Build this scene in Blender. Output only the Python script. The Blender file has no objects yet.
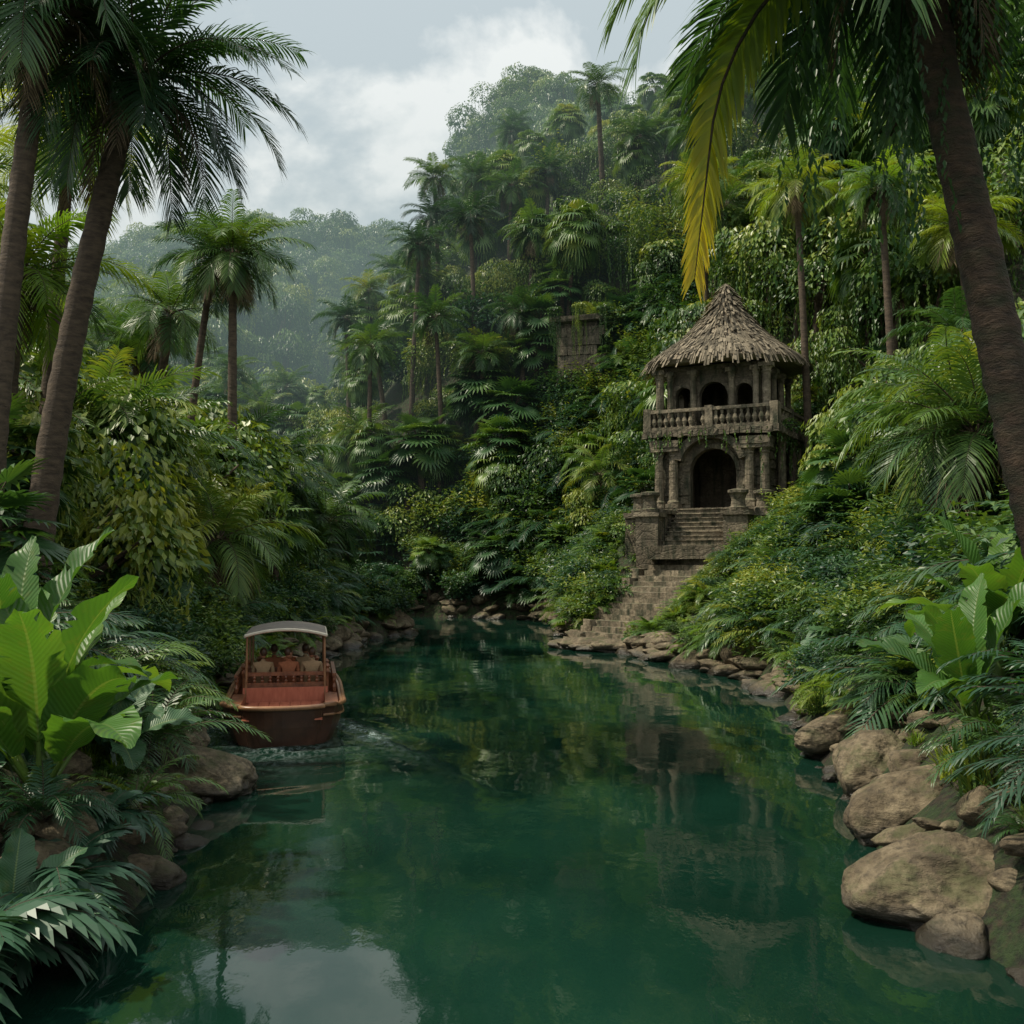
import bpy, math, random
import numpy as np
from math import sin, cos, pi, radians, exp
from mathutils import Vector, Matrix, noise, Euler
random.seed(11)
R=random.random
def U(a,b): return a+(b-a)*R()
scene=bpy.context.scene
scene.view_settings.view_transform='Standard'
scene.view_settings.look='None'
scene.view_settings.exposure=0
Z=Vector((0,0,1))
# ------------------------------------------------------------------ nodes
class NT:
    def __init__(s,nt): s.nt=nt; s.n=nt.nodes; s.l=nt.links; s.n.clear()
    def new(s,t,**k):
        n=s.n.new(t)
        for a,b in k.items(): setattr(n,a,b)
        return n
    def link(s,a,b): s.l.new(a,b)
    def math(s,op,a,b=None,clamp=False):
        n=s.new('ShaderNodeMath',operation=op); n.use_clamp=clamp
        for i,x in enumerate((a,b)):
            if x is None: continue
            if isinstance(x,(int,float)): n.inputs[i].default_value=x
            else: s.link(x,n.inputs[i])
        return n.outputs[0]
    def noise(s,vec,scale,detail=4,rough=.55,dist=0):
        n=s.new('ShaderNodeTexNoise'); n.inputs['Scale'].default_value=scale
        n.inputs['Detail'].default_value=detail; n.inputs['Roughness'].default_value=rough
        n.inputs['Distortion'].default_value=dist
        if vec is not None: s.link(vec,n.inputs['Vector'])
        return n.outputs['Fac']
    def ramp(s,fac,stops):
        n=s.new('ShaderNodeValToRGB'); e=n.color_ramp.elements
        while len(e)>1: e.remove(e[0])
        e[0].position=stops[0][0]; e[0].color=(*stops[0][1],1)
        for p,c in stops[1:]:
            q=e.new(p); q.color=(*c,1)
        s.link(fac,n.inputs[0]); return n.outputs[0]
    def mix(s,f,a,b,mode='MIX'):
        n=s.new('ShaderNodeMix',data_type='RGBA',blend_type=mode)
        for i,x in ((0,f),(6,a),(7,b)):
            if isinstance(x,(int,float)): n.inputs[i].default_value=x
            elif isinstance(x,tuple): n.inputs[i].default_value=(*x,1)
            else: s.link(x,n.inputs[i])
        return n.outputs[2]
    def bump(s,h,strength,dist):
        n=s.new('ShaderNodeBump'); n.inputs['Strength'].default_value=strength
        n.inputs['Distance'].default_value=dist; s.link(h,n.inputs['Height']); return n.outputs[0]
    def vmul(s,v,m):
        n=s.new('ShaderNodeVectorMath',operation='MULTIPLY'); s.link(v,n.inputs[0]); n.inputs[1].default_value=m
        return n.outputs[0]
def newmat(name):
    m=bpy.data.materials.new(name); m.use_nodes=True
    t=NT(m.node_tree); out=t.new('ShaderNodeOutputMaterial'); b=t.new('ShaderNodeBsdfPrincipled')
    t.link(b.outputs[0],out.inputs[0]); return m,t,b,out
def leafmat(name,stops,rough=.4,trans=.25,veins=False,spread=.5):
    m,t,b,out=newmat(name)
    at=t.new('ShaderNodeAttribute',attribute_name='lc'); sx=t.new('ShaderNodeSeparateXYZ'); t.link(at.outputs['Vector'],sx.inputs[0])
    oi=t.new('ShaderNodeObjectInfo'); g=t.new('ShaderNodeNewGeometry')
    n=t.noise(g.outputs['Position'],.4,2)
    v=t.math('ADD',sx.outputs[0],t.math('MULTIPLY',t.math('SUBTRACT',oi.outputs['Random'],.5),.5*spread*2))
    v=t.math('ADD',v,t.math('MULTIPLY',t.math('SUBTRACT',n,.5),spread*1.8),True)
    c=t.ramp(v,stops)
    if veins:
        w=t.math('SINE',t.math('ADD',t.math('MULTIPLY',sx.outputs[2],170),t.math('MULTIPLY',t.math('ABSOLUTE',sx.outputs[1]),-14)))
        rib=t.math('LESS_THAN',t.math('ABSOLUTE',sx.outputs[1]),.05)
        c=t.mix(t.math('MULTIPLY',rib,.5),c,(.16,.22,.07))
        c=t.mix(t.math('MULTIPLY',t.math('ADD',w,1),.07),c,(.012,.04,.012))
        bl=t.math('MULTIPLY',t.math('SUBTRACT',t.noise(g.outputs['Position'],6,6,.7),.54),6,True)
        c=t.mix(t.math('MULTIPLY',bl,.4),c,(.14,.14,.035))
        t.link(t.bump(w,.3,.012),b.inputs['Normal'])
    t.link(c,b.inputs['Base Color']); b.inputs['Roughness'].default_value=rough
    b.inputs['Specular IOR Level'].default_value=.4
    tr=t.new('ShaderNodeBsdfTranslucent'); t.link(t.mix(1.0,c,(1.7,1.6,.6),'MULTIPLY'),tr.inputs[0])
    mx=t.new('ShaderNodeMixShader'); mx.inputs[0].default_value=trans
    t.link(b.outputs[0],mx.inputs[1]); t.link(tr.outputs[0],mx.inputs[2]); t.link(mx.outputs[0],out.inputs[0])
    return m
G_jungle=leafmat('foliage_jungle',[(0,(.012,.038,.012)),(.35,(.046,.108,.022)),(.65,(.12,.195,.032)),(1,(.25,.28,.045))])
G_dark=leafmat('foliage_dark',[(0,(.010,.032,.018)),(.45,(.028,.082,.040)),(.8,(.065,.14,.046)),(1,(.13,.20,.045))],rough=.42)
G_palm=leafmat('frond_green',[(0,(.011,.036,.016)),(.45,(.038,.098,.030)),(.8,(.105,.185,.035)),(1,(.23,.26,.04))],rough=.4)
G_bright=leafmat('leaf_bright',[(0,(.028,.085,.018)),(.5,(.07,.17,.026)),(1,(.17,.27,.04))],rough=.42,trans=.35,veins=True,spread=.45)
G_broad=leafmat('leaf_glossy',[(0,(.012,.038,.02)),(.5,(.026,.075,.036)),(1,(.05,.12,.05))],rough=.45,trans=.12,veins=True,spread=.3)
G_glossf=leafmat('frond_glossy',[(0,(.012,.038,.022)),(.5,(.024,.07,.038)),(1,(.05,.115,.055))],rough=.42,trans=.1,spread=.3)
G_yellow=leafmat('frond_yellow',[(0,(.05,.13,.015)),(.4,(.15,.22,.015)),(.7,(.40,.36,.02)),(1,(.50,.36,.03))],rough=.4,trans=.4,spread=.25)
G_lime=leafmat('frond_lime',[(0,(.04,.11,.015)),(.5,(.11,.21,.022)),(1,(.25,.29,.035))],rough=.4,trans=.4,spread=.4)
G_dead=leafmat('frond_dead',[(0,(.04,.028,.015)),(.5,(.09,.065,.035)),(1,(.16,.12,.06))],rough=.8,trans=.1)
def simplemat(name,c1,c2,scale=3,rough=.8,bump=.4,bd=.03,stretch=(1,1,1),obj=True,c3=None):
    m,t,b,out=newmat(name); tc=t.new('ShaderNodeTexCoord'); v=t.vmul(tc.outputs['Object'],stretch)
    n=t.noise(v,scale,8,.62); n2=t.noise(v,scale*6,5)
    c=t.ramp(n,[(.3,c1),(.7,c2)])
    if c3: c=t.mix(t.math('MULTIPLY',t.math('SUBTRACT',t.noise(v,scale*.45,5),.45),4,True),c,c3)
    t.link(c,b.inputs['Base Color']); b.inputs['Roughness'].default_value=rough
    t.link(t.bump(t.math('ADD',n,t.math('MULTIPLY',n2,.35)),bump,bd),b.inputs['Normal']); return m
M_bark=simplemat('bark',(.03,.021,.014),(.11,.078,.05),4,.9,.8,.04,(1,1,3))
M_barkdark=simplemat('bark_foreground',(.016,.011,.007),(.10,.062,.036),5,.85,1,.08,(1,1,2.2),c3=(.028,.034,.012))
def groundmat():
    m,t,b,out=newmat('jungle_soil'); g=t.new('ShaderNodeNewGeometry'); P=g.outputs['Position']
    n=t.noise(P,.9,6); n2=t.noise(P,9,8,.7); n3=t.noise(P,3.5,6,.7)
    c=t.ramp(n2,[(.35,(.010,.008,.005)),(.5,(.035,.027,.015)),(.68,(.09,.07,.038))])
    c=t.mix(t.math('MULTIPLY',t.math('SUBTRACT',n3,.43),7,True),c,t.ramp(n2,[(.3,(.010,.026,.007)),(.7,(.05,.09,.02))]))
    t.link(c,b.inputs['Base Color']); b.inputs['Roughness'].default_value=.95
    t.link(t.bump(t.math('ADD',n2,n3),1,.18),b.inputs['Normal']); return m
M_ground=groundmat()
M_thatch=simplemat('thatch',(.10,.08,.055),(.27,.22,.155),7,.95,.7,.03,(1,1,.5))
M_hull=simplemat('hull_wood',(.035,.017,.011),(.085,.038,.022),3,.35,.15,.01,(1,.3,1))
M_trim=simplemat('trim_wood',(.17,.08,.035),(.34,.18,.09),5,.35,.15,.01,(1,.3,1))
M_red=simplemat('red_deck',(.36,.095,.05),(.50,.16,.09),4,.5,.15,.01,(4,.3,1))
M_canopy=simplemat('canopy_canvas',(.12,.10,.085),(.22,.19,.155),6,.7,.2,.01)
M_cream=simplemat('cream_trim',(.5,.45,.35),(.65,.6,.48),6,.6,.1,.005)
M_seat=simplemat('carved_wood',(.09,.03,.014),(.28,.11,.05),9,.4,.5,.02)
M_skin=simplemat('skin',(.28,.15,.09),(.4,.22,.14),6,.5,.05,.003)
M_hair=simplemat('hair',(.03,.018,.01),(.09,.05,.025),20,.5,.3,.005)
M_cl1=simplemat('cloth_tan',(.26,.17,.09),(.36,.24,.13),12,.9,.1,.004)
M_cl2=simplemat('cloth_rust',(.24,.08,.035),(.36,.13,.06),12,.9,.1,.004)
def rockmat():
    m,t,b,out=newmat('river_rock'); tc=t.new('ShaderNodeTexCoord'); g=t.new('ShaderNodeNewGeometry')
    P=g.outputs['Position']; n=t.noise(P,1.7,9,.68,.4); n2=t.noise(P,9,8,.68); n4=t.noise(t.vmul(P,(1,1,3)),3.2,7,.65)
    c=t.ramp(n,[(.3,(.045,.033,.018)),(.48,(.125,.095,.056)),(.66,(.25,.20,.125)),(.8,(.34,.29,.2))])
    c=t.mix(t.math('MULTIPLY',t.math('SUBTRACT',n2,.46),4.5,True),c,(.035,.026,.015))
    c=t.mix(t.math('MULTIPLY',t.math('SUBTRACT',n4,.54),5,True),c,(.05,.04,.022))
    sp=t.new('ShaderNodeSeparateXYZ'); t.link(P,sp.inputs[0]); sn=t.new('ShaderNodeSeparateXYZ'); t.link(g.outputs['Normal'],sn.inputs[0])
    moss=t.math('MULTIPLY',t.math('MULTIPLY',t.math('SUBTRACT',t.noise(P,2.6,7,.65),.49),8,True),t.math('ADD',sn.outputs[2],.2,True))
    c=t.mix(t.math('MULTIPLY',moss,.6),c,(.05,.062,.016))
    wet=t.math('SUBTRACT',1,t.math('MULTIPLY',t.math('ADD',sp.outputs[2],t.math('MULTIPLY',n,-.2)),6,True),True)
    c=t.mix(t.math('MULTIPLY',wet,.85),c,(.013,.011,.008))
    t.link(c,b.inputs['Base Color']); t.link(t.math('SUBTRACT',.85,t.math('MULTIPLY',wet,.62)),b.inputs['Roughness'])
    t.link(t.bump(t.math('ADD',t.math('ADD',n,n4),t.math('MULTIPLY',n2,.4)),.9,.09),b.inputs['Normal']); return m
M_rock=rockmat()
def stonemat(name='temple_stone',crack=.45,k=.72):
    m,t,b,out=newmat(name); tc=t.new('ShaderNodeTexCoord'); O=tc.outputs['Object']; g=t.new('ShaderNodeNewGeometry')
    n=t.noise(O,1.3,8,.65); n2=t.noise(O,9,6,.6)
    c=t.ramp(n,[(.3,(.09*k,.073*k,.048*k)),(.5,(.20*k,.163*k,.11*k)),(.7,(.35*k,.29*k,.20*k))])
    c=t.mix(t.math('MULTIPLY',t.math('SUBTRACT',n2,.46),3.2,True),c,(.05,.04,.026))
    st=t.noise(t.vmul(O,(2.4,2.4,.35)),1.5,6)
    c=t.mix(t.math('MULTIPLY',t.math('SUBTRACT',st,.47),5,True),c,(.028,.034,.016))
    sn=t.new('ShaderNodeSeparateXYZ'); t.link(g.outputs['Normal'],sn.inputs[0])
    ms=t.math('MULTIPLY',t.math('MULTIPLY',t.math('SUBTRACT',t.noise(O,2.1,6),.46),7,True),t.math('MULTIPLY',sn.outputs[2],.7,True))
    c=t.mix(ms,c,(.045,.065,.016))
    v=t.new('ShaderNodeTexVoronoi',feature='DISTANCE_TO_EDGE'); t.link(t.vmul(O,(1.2,1.2,2.4)),v.inputs['Vector']); v.inputs['Scale'].default_value=1.0
    cr=t.math('MULTIPLY',v.outputs['Distance'],18,True)
    c=t.mix(t.math('MULTIPLY',t.math('SUBTRACT',1,cr),crack),c,(.035,.03,.02))
    t.link(c,b.inputs['Base Color']); b.inputs['Roughness'].default_value=.9
    h=t.math('ADD',t.math('ADD',n,t.math('MULTIPLY',n2,.5)),t.math('MULTIPLY',cr,.4*crack))
    t.link(t.bump(h,.9,.1),b.inputs['Normal']); return m
M_stone=stonemat(); M_stair=stonemat('stair_stone',.1,1.0)
# ------------------------------------------------------------------ mesh builder
class MB:
    def __init__(s): s.v=[];s.f=[];s.a=[];s.m=[]
    def add(s,vs,fs,a=(.5,0,0),m=0):
        o=len(s.v); s.v.extend([tuple(v) for v in vs])
        s.a.extend([a]*len(vs) if isinstance(a,tuple) else a)
        for f in fs: s.f.append(tuple(i+o for i in f)); s.m.append(m)
    def mesh(s,name,mats,smooth=False):
        me=bpy.data.meshes.new(name); me.from_pydata(s.v,[],s.f)
        for x in mats: me.materials.append(x)
        me.polygons.foreach_set('material_index',s.m)
        if smooth: me.polygons.foreach_set('use_smooth',[True]*len(s.f))
        at=me.attributes.new('lc','FLOAT_VECTOR','POINT'); at.data.foreach_set('vector',[c for a in s.a for c in a])
        me.update(); return me
def link(o): scene.collection.objects.link(o); return o
def obj(name,me,loc=(0,0,0),rot=(0,0,0),sc=1,parent=None):
    o=bpy.data.objects.new(name,me); link(o); o.location=loc; o.rotation_euler=rot
    o.scale=(sc,sc,sc) if isinstance(sc,(int,float)) else sc
    if parent: o.parent=parent
    return o
def tube(mb,pts,rad,n=8,m=0,a=(.5,0,0),cap=True):
    vs=[];fs=[]
    for i,p in enumerate(pts):
        p=Vector(p); q=Vector(pts[min(i+1,len(pts)-1)])-Vector(pts[max(i-1,0)]); q.normalize()
        s=q.cross(Vector((0,1,0)) if abs(q.y)<.9 else Vector((1,0,0))).normalized(); u=q.cross(s)
        for k in range(n):
            an=2*pi*k/n; vs.append(p+(s*cos(an)+u*sin(an))*rad[i])
    for i in range(len(pts)-1):
        for k in range(n):
            fs.append((i*n+k,i*n+(k+1)%n,(i+1)*n+(k+1)%n,(i+1)*n+k))
    if cap: fs.append(tuple(range(n))[::-1]); fs.append(tuple((len(pts)-1)*n+k for k in range(n)))
    mb.add(vs,fs,a,m)
def frond(mb,o,az,e0,L,droop,nl,ll,lw,tint,m=0,rm=1,hang=.5,vee=.2,tg=0,t0=.12,roll=None):
    o=Vector(o); N=12; pts=[o.copy()]; tans=[]; p=o.copy(); tw=U(-.25,.25)
    for i in range(N):
        t=(i+.5)/N; e=max(-1.45,e0-droop*t**1.2); a=az+tw*t
        d=Vector((cos(a)*cos(e),sin(a)*cos(e),sin(e))); p=p+d*(L/N); pts.append(p.copy()); tans.append(d)
    r0=L*.007+.004
    tube(mb,pts,[r0*(1-.85*i/N) for i in range(N+1)],3,rm,(.6,0,0),False)
    if roll is None: roll=U(-.3,.3)
    for k in range(nl):
        t=t0+(1-t0)*(k+.5)/nl; x=t*N; i=min(N-1,int(x)); pos=pts[i].lerp(pts[i+1],x-i); tan=tans[i]
        a=az+tw*t; side=Vector((-sin(a),cos(a),0)); nrm=tan.cross(side)
        side=(side*cos(roll)+nrm*sin(roll)); nrm=tan.cross(side)
        lb=ll*(.3+.7*max(0,sin(pi*min(1,t*.8+.16)))**.7)
        for sg in (-1,1):
            l=lb*U(.85,1.1); fa=.45+.55*t+U(-.08,.08)
            d=(side*sg*cos(fa)+tan*sin(fa)+nrm*(vee+U(-.1,.1))).normalized()
            w=tan*lw*.5; h=hang*U(.7,1.3)
            p1=pos+d*l*.35-Z*h*l*.06; p2=pos+d*l*.7-Z*h*l*.28; p3=pos+d*l*.97-Z*h*l*.62
            ti=tint+U(-.08,.08)+tg*(t-.5)
            mb.add([pos-w*.5,pos+w*.5,p1-w,p1+w,p2-w*.8,p2+w*.8,p3],[(0,1,3,2),(2,3,5,4),(4,5,6)],
                   [(ti,0,0)]*4+[(ti+.05,0,0)]*2+[(ti+.15,0,0)],m)
def fan(mb,o,az,e,pl,Rr,nb,tint,m=0,rm=1,droop=.35):
    o=Vector(o); d=Vector((cos(az)*cos(e),sin(az)*cos(e),sin(e)))
    hub=o+d*pl-Z*pl*.08; tube(mb,[o,o.lerp(hub,.5)+Z*pl*.04,hub],[.02,.015,.012],3,rm,(.5,0,0),False)
    e2=e-U(.5,.9); d=Vector((cos(az)*cos(e2),sin(az)*cos(e2),sin(e2))); side=Vector((-sin(az),cos(az),0)); n=d.cross(side)
    ar=U(2.0,2.5)
    for i in range(nb):
        a=-ar+2*ar*i/(nb-1); dr=d*cos(a)+side*sin(a)+n*.12; pd=(d*-sin(a)+side*cos(a))
        l=Rr*(.8+.2*cos(a*.7))*U(.92,1.05); w=pd*l*ar*.62/nb
        m1=hub+dr*l*.5-Z*droop*l*.05; tp=hub+dr*l*.98-Z*droop*l*U(.3,.75); m2=hub+dr*l*.78-Z*droop*l*.22
        ti=tint+U(-.06,.06)
        mb.add([hub,m1-w,m1+n*.02*l,m1+w,m2-w*.6,m2+w*.6,tp],[(0,1,2),(0,2,3),(1,4,2),(2,4,5),(2,5,3),(4,6,5)],
               [(ti-.05,0,0)]+[(ti,0,0)]*5+[(ti+.2,0,0)],m)
def paddle(mb,o,az,e0,pet,L,W,droop,tint,m=0,rm=1,tear=.14):
    o=Vector(o); N=26; tw=U(-.3,.3); d=Vector((cos(az)*cos(e0),sin(az)*cos(e0),sin(e0)))
    st=o+d*pet; tube(mb,[o,st],[.035*W/.3,.02*W/.3],5,rm,(.7,0,0),False)
    p=st.copy(); vs=[];at=[];fs=[]; us=(-1,-.55,-.06,.06,.55,1); ph=R()*6; roll=U(-.5,.5)
    for i in range(N+1):
        t=i/N; e=max(-1.4,e0-droop*t**1.3); a=az+tw*t
        d=Vector((cos(a)*cos(e),sin(a)*cos(e),sin(e))); side=Vector((-sin(a),cos(a),0)); n=d.cross(side)
        side=side*cos(roll)+n*sin(roll); n=d.cross(side)
        w=W*max(.02,sin(pi*min(1,t**.8*.97+.03)))**.65
        for u in us:
            q=p+side*u*w*(.95+(U(-.12,.05) if abs(u)==1 else 0))+d*(abs(u)*w*.35)+n*(abs(u)*w*.42)+n*(.12*W*sin(t*23+ph+u*2)*abs(u)**2)-Z*(.12*w*u*u)
            vs.append(q); at.append((tint+.12*abs(u)+.15*max(0,t-.7),u,t))
        p=p+d*(L/N)
    k=len(us)
    for i in range(N):
        for j in range(k-1):
            if j in (0,k-2) and i>2 and R()<tear:
                fs.append((i*k+j,i*k+j+1,(i+1)*k+j+1)); continue
            fs.append((i*k+j,i*k+j+1,(i+1)*k+j+1,(i+1)*k+j))
    mb.add(vs,fs,at,m)
def leaf(mb,p,ld,nn,l,w,tint,m=0):
    s=ld.cross(nn)
    if s.length<1e-4: s=Vector((1,0,0))
    s.normalize(); f=nn*l*.08
    mb.add([p,p+ld*l*.45-s*w+f,p+ld*l-nn*l*.12,p+ld*l*.45+s*w+f],[(0,1,2),(0,2,3)],[(tint,0,0),(tint,0,0),(tint+.1,0,0),(tint,0,0)],m)
def rdir(zmin=-.4):
    while True:
        v=Vector((U(-1,1),U(-1,1),U(-1,1)))
        if .05<v.length<1:
            v.normalize()
            if v.z>zmin: return v
def mass(mb,c,r,n,ls,tint,drape=.5,flat=.8,m=0,asp=.28):
    c=Vector(c)
    for _ in range(n):
        d=rdir(-.45); k=1.03-.4*R()**2
        nz=.22*noise.noise((c+d*r)*1.3/max(r,.5)*2)
        q=c+Vector((d.x,d.y,d.z*flat))*r*(k+nz)
        ld=Vector((d.x+U(-.6,.6),d.y+U(-.6,.6),d.z*.3-drape+U(-.5,.4))).normalized()
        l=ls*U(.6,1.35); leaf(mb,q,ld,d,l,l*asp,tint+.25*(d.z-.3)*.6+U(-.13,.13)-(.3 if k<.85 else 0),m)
def strand(mb,p,L,ls,tint,m=0,w=.3):
    p=Vector(p); n=int(L/(ls*.55)); x=p.copy()
    for i in range(n):
        x=x+Vector((U(-.03,.03),U(-.03,.03),-ls*.55))
        a=U(0,2*pi); ld=Vector((cos(a)*.5,sin(a)*.5,-1)).normalized(); nn=Vector((cos(a),sin(a),.4)).normalized()
        leaf(mb,x,ld,nn,ls*U(.7,1.2),ls*w,tint+U(-.1,.1),m)
# ------------------------------------------------------------------ prototypes
def p_tree(seed,drape,nl=8,r=3.2):
    random.seed(seed); mb=MB()
    tube(mb,[(0,0,-3),(.1,0,0),(.2,.1,2.2),(0,.2,3.5)],[.35,.28,.2,.12],7,1)
    for i in range(nl):
        a=2*pi*i/nl+U(-.4,.4); rr=U(.2,.75)*r; c=(cos(a)*rr,sin(a)*rr,U(1.6,4.4)); lr=U(.9,1.65)
        tube(mb,[(0,0,1.2),(c[0]*.5,c[1]*.5,c[2]*.6),c],[.12,.07,.03],4,1)
        t=U(.35,.75)
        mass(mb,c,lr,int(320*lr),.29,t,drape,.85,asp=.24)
        for _ in range(int(10*drape*lr)):
            b=U(0,2*pi); q=(c[0]+cos(b)*lr*.85,c[1]+sin(b)*lr*.85,c[2]-U(0,.3)*lr)
            strand(mb,q,U(.8,3.4),.22,t-.1,w=.22)
    return mb.mesh('jungle_tree_mesh',[G_jungle,M_bark])
def p_bush(seed,r=1.2,mat=None,ls=.17):
    random.seed(seed); mb=MB()
    for i in range(7):
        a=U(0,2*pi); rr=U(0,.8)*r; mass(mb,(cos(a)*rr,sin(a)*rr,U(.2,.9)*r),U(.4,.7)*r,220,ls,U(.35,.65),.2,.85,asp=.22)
    for i in range(60):
        a=U(0,2*pi); rr=U(0,.9)*r; p=Vector((cos(a)*rr,sin(a)*rr,.3)); d=Vector((cos(a)*.5,sin(a)*.5,1)).normalized(); L=U(.6,1.3)*r
        for k in range(7):
            q=p+d*L*(.4+.6*k/7); ld=Vector((U(-1,1),U(-1,1),U(-.2,.5))).normalized(); leaf(mb,q,ld,Vector((U(-.3,.3),U(-.3,.3),1)).normalized(),ls*U(.8,1.3),ls*.2,U(.45,.8))
    return mb.mesh('bush_mesh',[mat or G_jungle])
def palm_mb(seed,H,lean,L,nf,tr=.17,nl=34,ll=.75,lw=.055,tint=.45,skirt=5,drop=(1.0,1.9),yel=0):
    random.seed(seed); mb=MB(); N=int(max(8,H/.28)); pts=[];rad=[]
    for i in range(N+1):
        t=i/N; x=lean[0]*(t**1.6); y=lean[1]*(t**1.6)
        pts.append((x,y,H*t)); rad.append(tr*(1.25-.45*t+(.35*exp(-t*12)))*(1.0+(.09 if i%2 else 0)))
    pts.insert(0,(0,0,-2)); rad.insert(0,tr*1.7)
    tube(mb,pts,rad,10,1)
    top=Vector(pts[-1])
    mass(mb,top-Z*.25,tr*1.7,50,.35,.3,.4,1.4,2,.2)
    for i in range(nf):
        t=(i+.5)/nf; az=i*2.39996+U(-.2,.2); e=1.35-1.75*t+U(-.12,.12)
        isy=(R()<yel)
        frond(mb,top+Vector((cos(az),sin(az),0))*tr*.5,az,e,L*U(.85,1.08)*(.8+.3*sin(pi*min(1,t+.15))),U(*drop)*(.8+.4*t),nl,ll,lw,tint-.12*t+U(-.1,.1),3 if isy else 0,1,hang=U(.4,.9))
    for i in range(skirt):
        az=U(0,2*pi); frond(mb,top-Z*.15,az,-.5+U(-.3,.2),L*.7,1.2,nl//2,ll*.7,lw,.5,2,1,hang=1)
    return mb
PM=[G_palm,M_bark,G_dead,G_lime]
def p_palm(*a,**k): return palm_mb(*a,**k).mesh('palm_mesh',PM)
def p_fanpalm(seed,H,nf,Rr,pl,mat,nb=20,tint=.5,low=1.9,dr=.35,vines=0):
    random.seed(seed); mb=MB()
    if H>0:
        tube(mb,[(0,0,-3),(0,0,0),(.1,.05,H*.5),(.05,.1,H)],[.2,.16,.13,.14],8,1)
    for i in range(nf):
        t=(i+.5)/nf; az=i*2.4+U(-.2,.2); e=1.35-(low if H>0 else 1.2)*t
        fan(mb,(0.05*cos(az),.05*sin(az),H-.3*t),az,e,pl*U(.8,1.2),Rr*U(.85,1.1),nb,tint-.2*t+U(-.1,.1),droop=dr)
    for i in range(vines):
        a=U(0,6.28); r=U(.3,1.3); strand(mb,(cos(a)*r,sin(a)*r,H-U(.3,.9)),U(.8,3),.2,.35)
    return mb.mesh('fan_palm_mesh',[mat,M_bark])
def p_fern(seed,nf,L,mat,ll=.45,lw=.05,nl=26,e=1.25,tint=.5):
    random.seed(seed); mb=MB()
    for i in range(nf):
        t=(i+.5)/nf; az=i*2.4+U(-.3,.3)
        frond(mb,(0,0,0),az,e-.8*t+U(-.1,.1),L*U(.75,1.1),U(1.2,1.9),nl,ll,lw,tint-.1*t+U(-.1,.1),0,1,hang=.5,vee=.1)
    return mb.mesh('fern_mesh',[mat,M_bark])
def p_banana(seed,nf,L,W,mat,tint=.5,e0=1.45,e1=.5,pet=.4,tear=.14):
    random.seed(seed); mb=MB(); tube(mb,[(0,0,-1),(0,0,.1),(.02,0,.35)],[.13,.1,.05],8,0)
    for i in range(nf):
        t=i/max(1,nf-1); az=i*2.4+U(-.4,.4)
        paddle(mb,(.05*cos(az),.05*sin(az),0),az,e0-(e0-e1)*t+U(-.08,.08),pet*U(.7,1.3),L*U(.75,1.1),W*U(.8,1.15),U(.7,1.5)*(.6+.7*t),tint+U(-.3,.25),0,0,tear)
    return mb.mesh('broadleaf_mesh',[mat],True)
def p_grass(seed,mat,n=90,L=.7):
    random.seed(seed); mb=MB()
    for i in range(n):
        az=U(0,2*pi); e=U(.5,1.45); o=Vector((U(-.2,.2),U(-.2,.2),0)); l=L*U(.6,1.2)
        d=Vector((cos(az)*cos(e),sin(az)*cos(e),sin(e))); s=Vector((-sin(az),cos(az),0))*.012*U(.7,1.5)
        m1=o+d*l*.5; m2=o+d*l*.8-Z*l*.06; m3=o+d*l-Z*l*.2
        mb.add([o-s,o+s,m1-s,m1+s,m2-s*.7,m2+s*.7,m3],[(0,1,3,2),(2,3,5,4),(4,5,6)],(U(.3,.8),0,0))
    return mb.mesh('grass_mesh',[mat])
def p_curtain(seed,W=1.6,L=5,n=34,ls=.2):
    random.seed(seed); mb=MB()
    for i in range(n):
        x=U(-W,W); y=U(-W,W)*.5; strand(mb,(x,y,0),L*U(.3,1),ls,U(.2,.5),w=.22)
    mass(mb,(0,0,.1),W*.8,260,.3,.5,.6,.4)
    return mb.mesh('vine_mesh',[G_jungle])
TREES=[p_tree(21,1.0),p_tree(22,.8,9),p_tree(23,1.3,7),p_tree(24,.5,9,3.6)]
BUSH=[p_bush(31),p_bush(32),p_bush(33,mat=G_dark),p_bush(34,1.2,G_dark,.2)]
PALMS=[p_palm(41,7,(.8,.2),2.4,26,tint=.45),p_palm(42,9,(-.9,.3),2.4,24,tint=.45),p_palm(43,5,(.3,.5),2.6,28,tint=.6),p_palm(44,3.2,(.2,.1),2.6,28,tint=.65,skirt=8)]
FANP=[p_fanpalm(51,0,22,.75,1.1,G_dark),p_fanpalm(52,1.6,26,.8,.9,G_palm),p_fanpalm(53,3.2,30,.85,.9,G_palm),p_fanpalm(54,0,18,.7,1.0,G_palm,tint=.7)]
FANT=[p_fanpalm(56,4.5,48,1.0,1.3,G_palm,18,.75,2.5,.8,14),p_fanpalm(57,6.5,50,1.0,1.2,G_palm,18,.65,2.6,.9,20),p_fanpalm(58,5,46,.95,1.3,G_jungle,18,.65,2.5,.9,16)]
FERN=[p_fern(61,20,2.0,G_dark),p_fern(62,22,2.2,G_palm,tint=.6),p_fern(63,16,1.3,G_palm,.25,.035,26,1.2,.7),p_fern(64,20,2.6,G_dark,.6,.06)]
FERNB=p_fern(66,15,1.5,G_glossf,.5,.12,16,1.0,.5)
BAN=[p_banana(71,13,1.6,.27,G_bright,.5,1.5,.6),p_banana(72,12,1.3,.3,G_broad,.5,1.3,.2,.4,.03),p_banana(73,11,1.9,.29,G_bright,.4,1.5,.5)]
GRASS=[p_grass(81,G_lime),p_grass(82,G_palm,110,1.0)]
CURT=[p_curtain(91),p_curtain(92,1.0,7,26)]
LIMEP=[p_fern(65,20,1.6,G_lime,.3,.04,28,1.25,.5)]
random.seed(5)
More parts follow.
